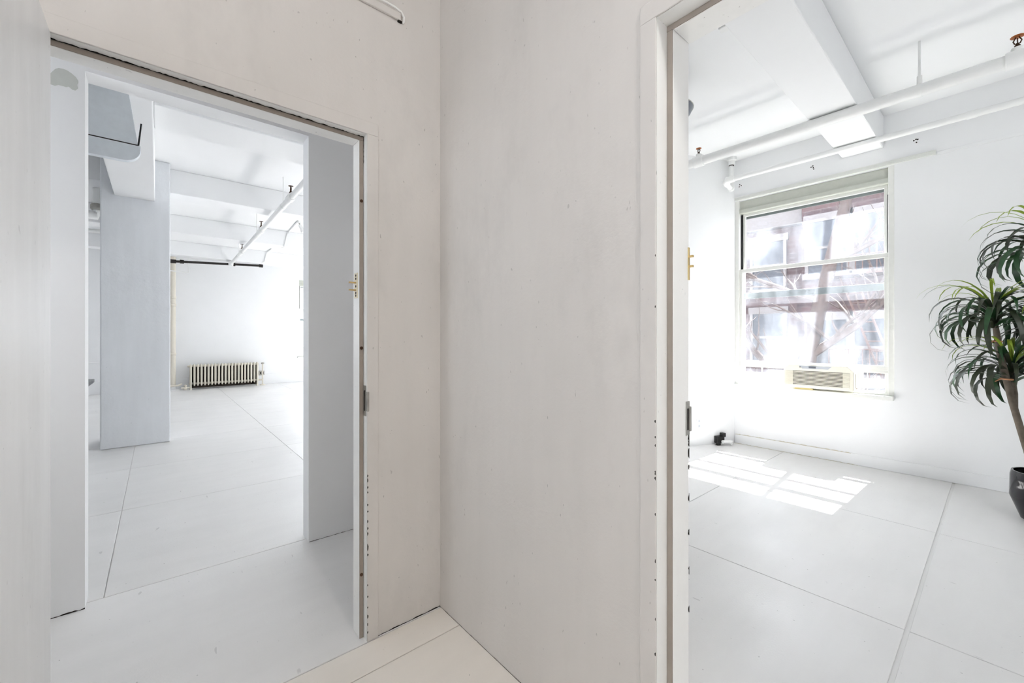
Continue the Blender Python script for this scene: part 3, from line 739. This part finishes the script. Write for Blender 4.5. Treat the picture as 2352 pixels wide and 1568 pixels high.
heads = [((PX + .0, .03, 1.415), 76, [(PX - .01, -.16, .28), (PX, -.115, .50), (PX, -.055, .80), (PX, -.005, 1.10), (PX, .03, 1.40)], .019),
         ((PX + .06, -.055, 1.03), 70, [(PX + .005, -.07, .72), (PX + .04, -.07, .85), (PX + .06, -.06, .95), (PX + .06, -.055, 1.02)], .013),
         ((PX - .05, -.205, 1.86), 76, [(PX - .03, -.24, .28), (PX - .06, -.26, .80), (PX - .06, -.24, 1.35), (PX - .05, -.205, 1.84)], .02),
         ((PX + .16, -.27, 1.33), 56, [(PX + .04, -.25, .28), (PX + .12, -.29, .80), (PX + .16, -.27, 1.32)], .016)]
for hi, (c, n, path, r_) in enumerate(heads):
    cn = MB().tube(path, [r_] * (len(path) - 1) + [r_ * .8], 10).build('cane', 'cane', t, smooth=True)
    # build() offset the cane by -t.location, so leaves parented to it use world coordinates
    for k in range(n):
        fr = (k + .5) / n
        az = k * 2.39996 + rp.uniform(-.2, .2)
        z = c[2] + .06 - .17 * fr
        mat = 'leaflt' if fr < .17 else ('leafdk' if rp.random() < .45 else 'leaf')
        cc = Vector((c[0], c[1], z)) + Vector((math.cos(az), math.sin(az), 0)) * .012
        place_leaf(cn, cc, min(1, max(0, .15 + .85 * fr)), az, mat)
for (c, r_) in (((PX, -.03, .955), .028), ((PX, .012, 1.22), .02)):
    m = MB(); m.tube(arc(c, (1, 0, 0), (0, 1, .1), r_, 0, 2 * math.pi, 12), .006, 6)
    m.tube([Vector(c) + Vector((-.02, r_, 0)), Vector(c) + Vector((-.03, r_ + .025, -.02))], [.006, .003], 6)
    m.build('plant_tie', 'tie', t, smooth=True)

# ------------------------------------------------------------------ hallway: surface raceway high on the wall, added fill lamp
t = thing('cable_raceway', 'flat painted raceway high on the hallway wall, cable looped round its end', 'raceway', (.5, YL, 2.62))
MB().box(-1.29, .800, YL - .012, YL, 2.615, 2.648).build('raceway_cover', 'hall', t, bevel=.004)
MB().tube([(.70, YL - .014, 2.657), (.77, YL - .014, 2.657), (.80, YL - .013, 2.651), (.814, YL - .010, 2.636), (.815, YL - .006, 2.618), (.811, YL - .004, 2.611)], .0045, 8).build('cable', 'trim', t, smooth=True)
box(.788, .806, YL - .009, YL, 2.609, 2.616).build('end_shadow', 'dirt_and_shade', t)  # shadow round the raceway end, built as a dark sliver
rc = on_z(1668, 56, H)
t = thing('cable_raceway', 'thin white raceway on the ceiling just inside the right doorway', 'raceway', (rc.x, 0, H - .02))
box(rc.x - .012, rc.x + .012, -4.0, rc.y - .03, H - .016, H).build('raceway_cover', 'pipe', t, bevel=.003)
box(rc.x - .03, rc.x + .03, rc.y - .04, rc.y + .04, H - .03, H).build('junction_piece', 'pipe', t, bevel=.006)
struct(box(-3.3, -.6, YB - .02, YB, .68, .70).build('trim_3', 'wall', bevel=.003), 'thin rail on the far wall behind the column', 'trim')
t = thing('hall_fill_lamp', 'added round fill lamp, out of view, brightening the hallway', 'lamp', (.50, -1.15, H))  # lamp behind the camera, added to brighten the hallway
m_, N_, L_, B_ = new_mat('fill_lamp_glass')
B_.inputs['Base Color'].default_value = (.9, .88, .84, 1)
B_.inputs['Emission Color'].default_value = (1, .97, .935, 1); B_.inputs['Emission Strength'].default_value = 72.0
M['opal'] = m_
MB().lathe([(.20, 0), (.20, -.03), (.17, -.035)], (.50, -1.15, H), 28).build('lamp_base', 'trim', t, smooth=True)
MB().lathe([(.17, -.03), (.165, -.06), (.13, -.095), (.07, -.115), (.001, -.12)], (.50, -1.15, H), 28).build('shade', 'opal', t, smooth=True)

# ------------------------------------------------------------------ outside: street, tree, brick building
struct(box(XW + .33, 60, -40, 60, -4.3, -4.0).build('ground_street', 'street'), 'pale street below the windows', 'ground')
struct(box(-40, XW + .33, YB + .33, 60, -4.3, -4.0).build('ground_yard', 'street'), 'pale yard behind the building', 'ground')
def facade(name, label, x, y0, y1, ztop, floors, wins):
    r = thing(name, label, 'building', (x, (y0 + y1) / 2, -4))
    wl = box(x, x + 6, y0, y1, -4, ztop).build('brick_wall', 'brick', r)
    box(x - .25, x + .3, y0, y1, ztop - .45, ztop + .1).build('cornice', 'stone', r, bevel=.05)
    for z in floors:
        for yy in wins:
            w = box(x - .03, x + .05, yy - .55, yy + .55, z, z + 1.7).build('window', 'bwin', r)
            box(x - .12, x + .02, yy - .65, yy + .65, z - .16, z).build('window_sill', 'stone', w)
            box(x - .06, x + .02, yy - .65, yy + .65, z + 1.7, z + 1.95).build('lintel', 'stone', w)
            box(x - .06, x - .03, yy - .55, yy + .55, z + .80, z + .88).build('meeting_rail', 'stone', w)
            for sg in (-1, 1): box(x - .07, x - .02, yy + sg * .55 - .05, yy + sg * .55 + .05, z, z + 1.7).build('window_frame', 'stone', w)
    return r
facade('brick_building', 'low red brown brick house across the street', 17.0, 4.35, 14.0, 5.6, (-2.9, .4, 3.0), (5.5, 7.8, 10.1, 12.4))
facade('brick_building', 'taller red brown brick house with pale window sills across the street', 16.4, -8.0, 4.3, 8.4, (-3.2, .1, 3.3), (-6.2, -4.0, -1.8, .4, 2.4, 3.6))
t = thing('fire_escape', 'rust brown iron fire escape on the taller brick house', 'fire escape', (16.1, 2.9, 0))
for z in (-.05, 3.1):
    box(15.2, 16.1, 1.6, 3.3, z - .05, z).build('platform', 'iron', t)
    m = MB()
    for k in range(12): m.tube([(15.2, 1.6 + k * 1.7 / 11, z), (15.2, 1.6 + k * 1.7 / 11, z + .95)], .014, 5)
    for q in (.5, .95): m.tube([(16.1, 1.6, z + q), (15.2, 1.6, z + q), (15.2, 3.3, z + q), (16.1, 3.3, z + q)], .02, 5)
    m.build('railing', 'iron', t)
m = MB()
for sg in (0, .35): m.tube([(15.7, 1.8 + sg, 0), (15.7, 1.8 + sg + 1.0, 3.1)], .03, 5)
for k in range(11): m.tube([(15.7, 1.8 + k / 11, k * 3.1 / 11), (15.7, 2.15 + k / 11, k * 3.1 / 11)], .02, 5)
m.build('ladder', 'iron', t)

rt = random.Random(23)
t = thing('street_tree', 'bare winter tree with pale forking branches outside the tall window', 'tree', (9.3, 2.6, -4))
def limb(m, p, d, L, r, depth):
    pts = [Vector(p)]; rs = [r]; d = Vector(d).normalized(); n = 5
    for i in range(n):
        d = (d + Vector((rt.uniform(-.22, .22), rt.uniform(-.22, .22), rt.uniform(-.12, .2)))).normalized()
        pts.append(pts[-1] + d * L / n); rs.append(r * (1 - .72 * (i + 1) / n))
    m.tube(pts, rs, 7 if depth > 1 else 5)
    if depth > 0:
        for i in range(1, n + 1):
            for _ in range(2 if depth > 1 else 1):
                nd = (d + Vector((rt.uniform(-1, 1), rt.uniform(-1, 1), rt.uniform(-.5, .7)))).normalized()
                limb(m, pts[i], nd, L * rt.uniform(.4, .62), rs[i] * .6, depth - 1)
trunk = [(9.3, 2.6, -4), (9.3, 2.55, -2), (9.25, 2.45, -.4), (9.2, 2.3, 1.0), (9.1, 1.95, 2.6), (9.05, 1.5, 4.6), (9.0, 1.12, 6.6), (9.0, 1.0, 8.5), (9.0, .95, 10)]
MB().tube(trunk, [.20, .17, .15, .13, .10, .065, .045, .035, .02], 12).build('trunk', 'bark', t, smooth=True)
for p, d, L, r in (((9.22, 2.4, .1), (0, .75, .8), 2.4, .10), ((9.2, 2.3, .9), (.1, -.6, .55), 2.2, .085), ((9.15, 2.1, 1.9), (-.1, .8, .35), 1.9, .06), ((9.1, 1.95, 2.6), (.2, -.8, .4), 1.9, .06),
                   ((9.25, 2.45, -.4), (-.1, .6, .35), 1.8, .05), ((9.22, 2.4, .0), (.1, -.7, .2), 1.7, .05), ((9.07, 1.6, 4.0), (.1, .8, .7), 2.2, .06), ((9.0, 1.2, 6.0), (.2, -.8, .6), 1.8, .04)):
    m = MB(); limb(m, p, d, L, r, 2)
    m.build('branch', 'bark', t, smooth=True)
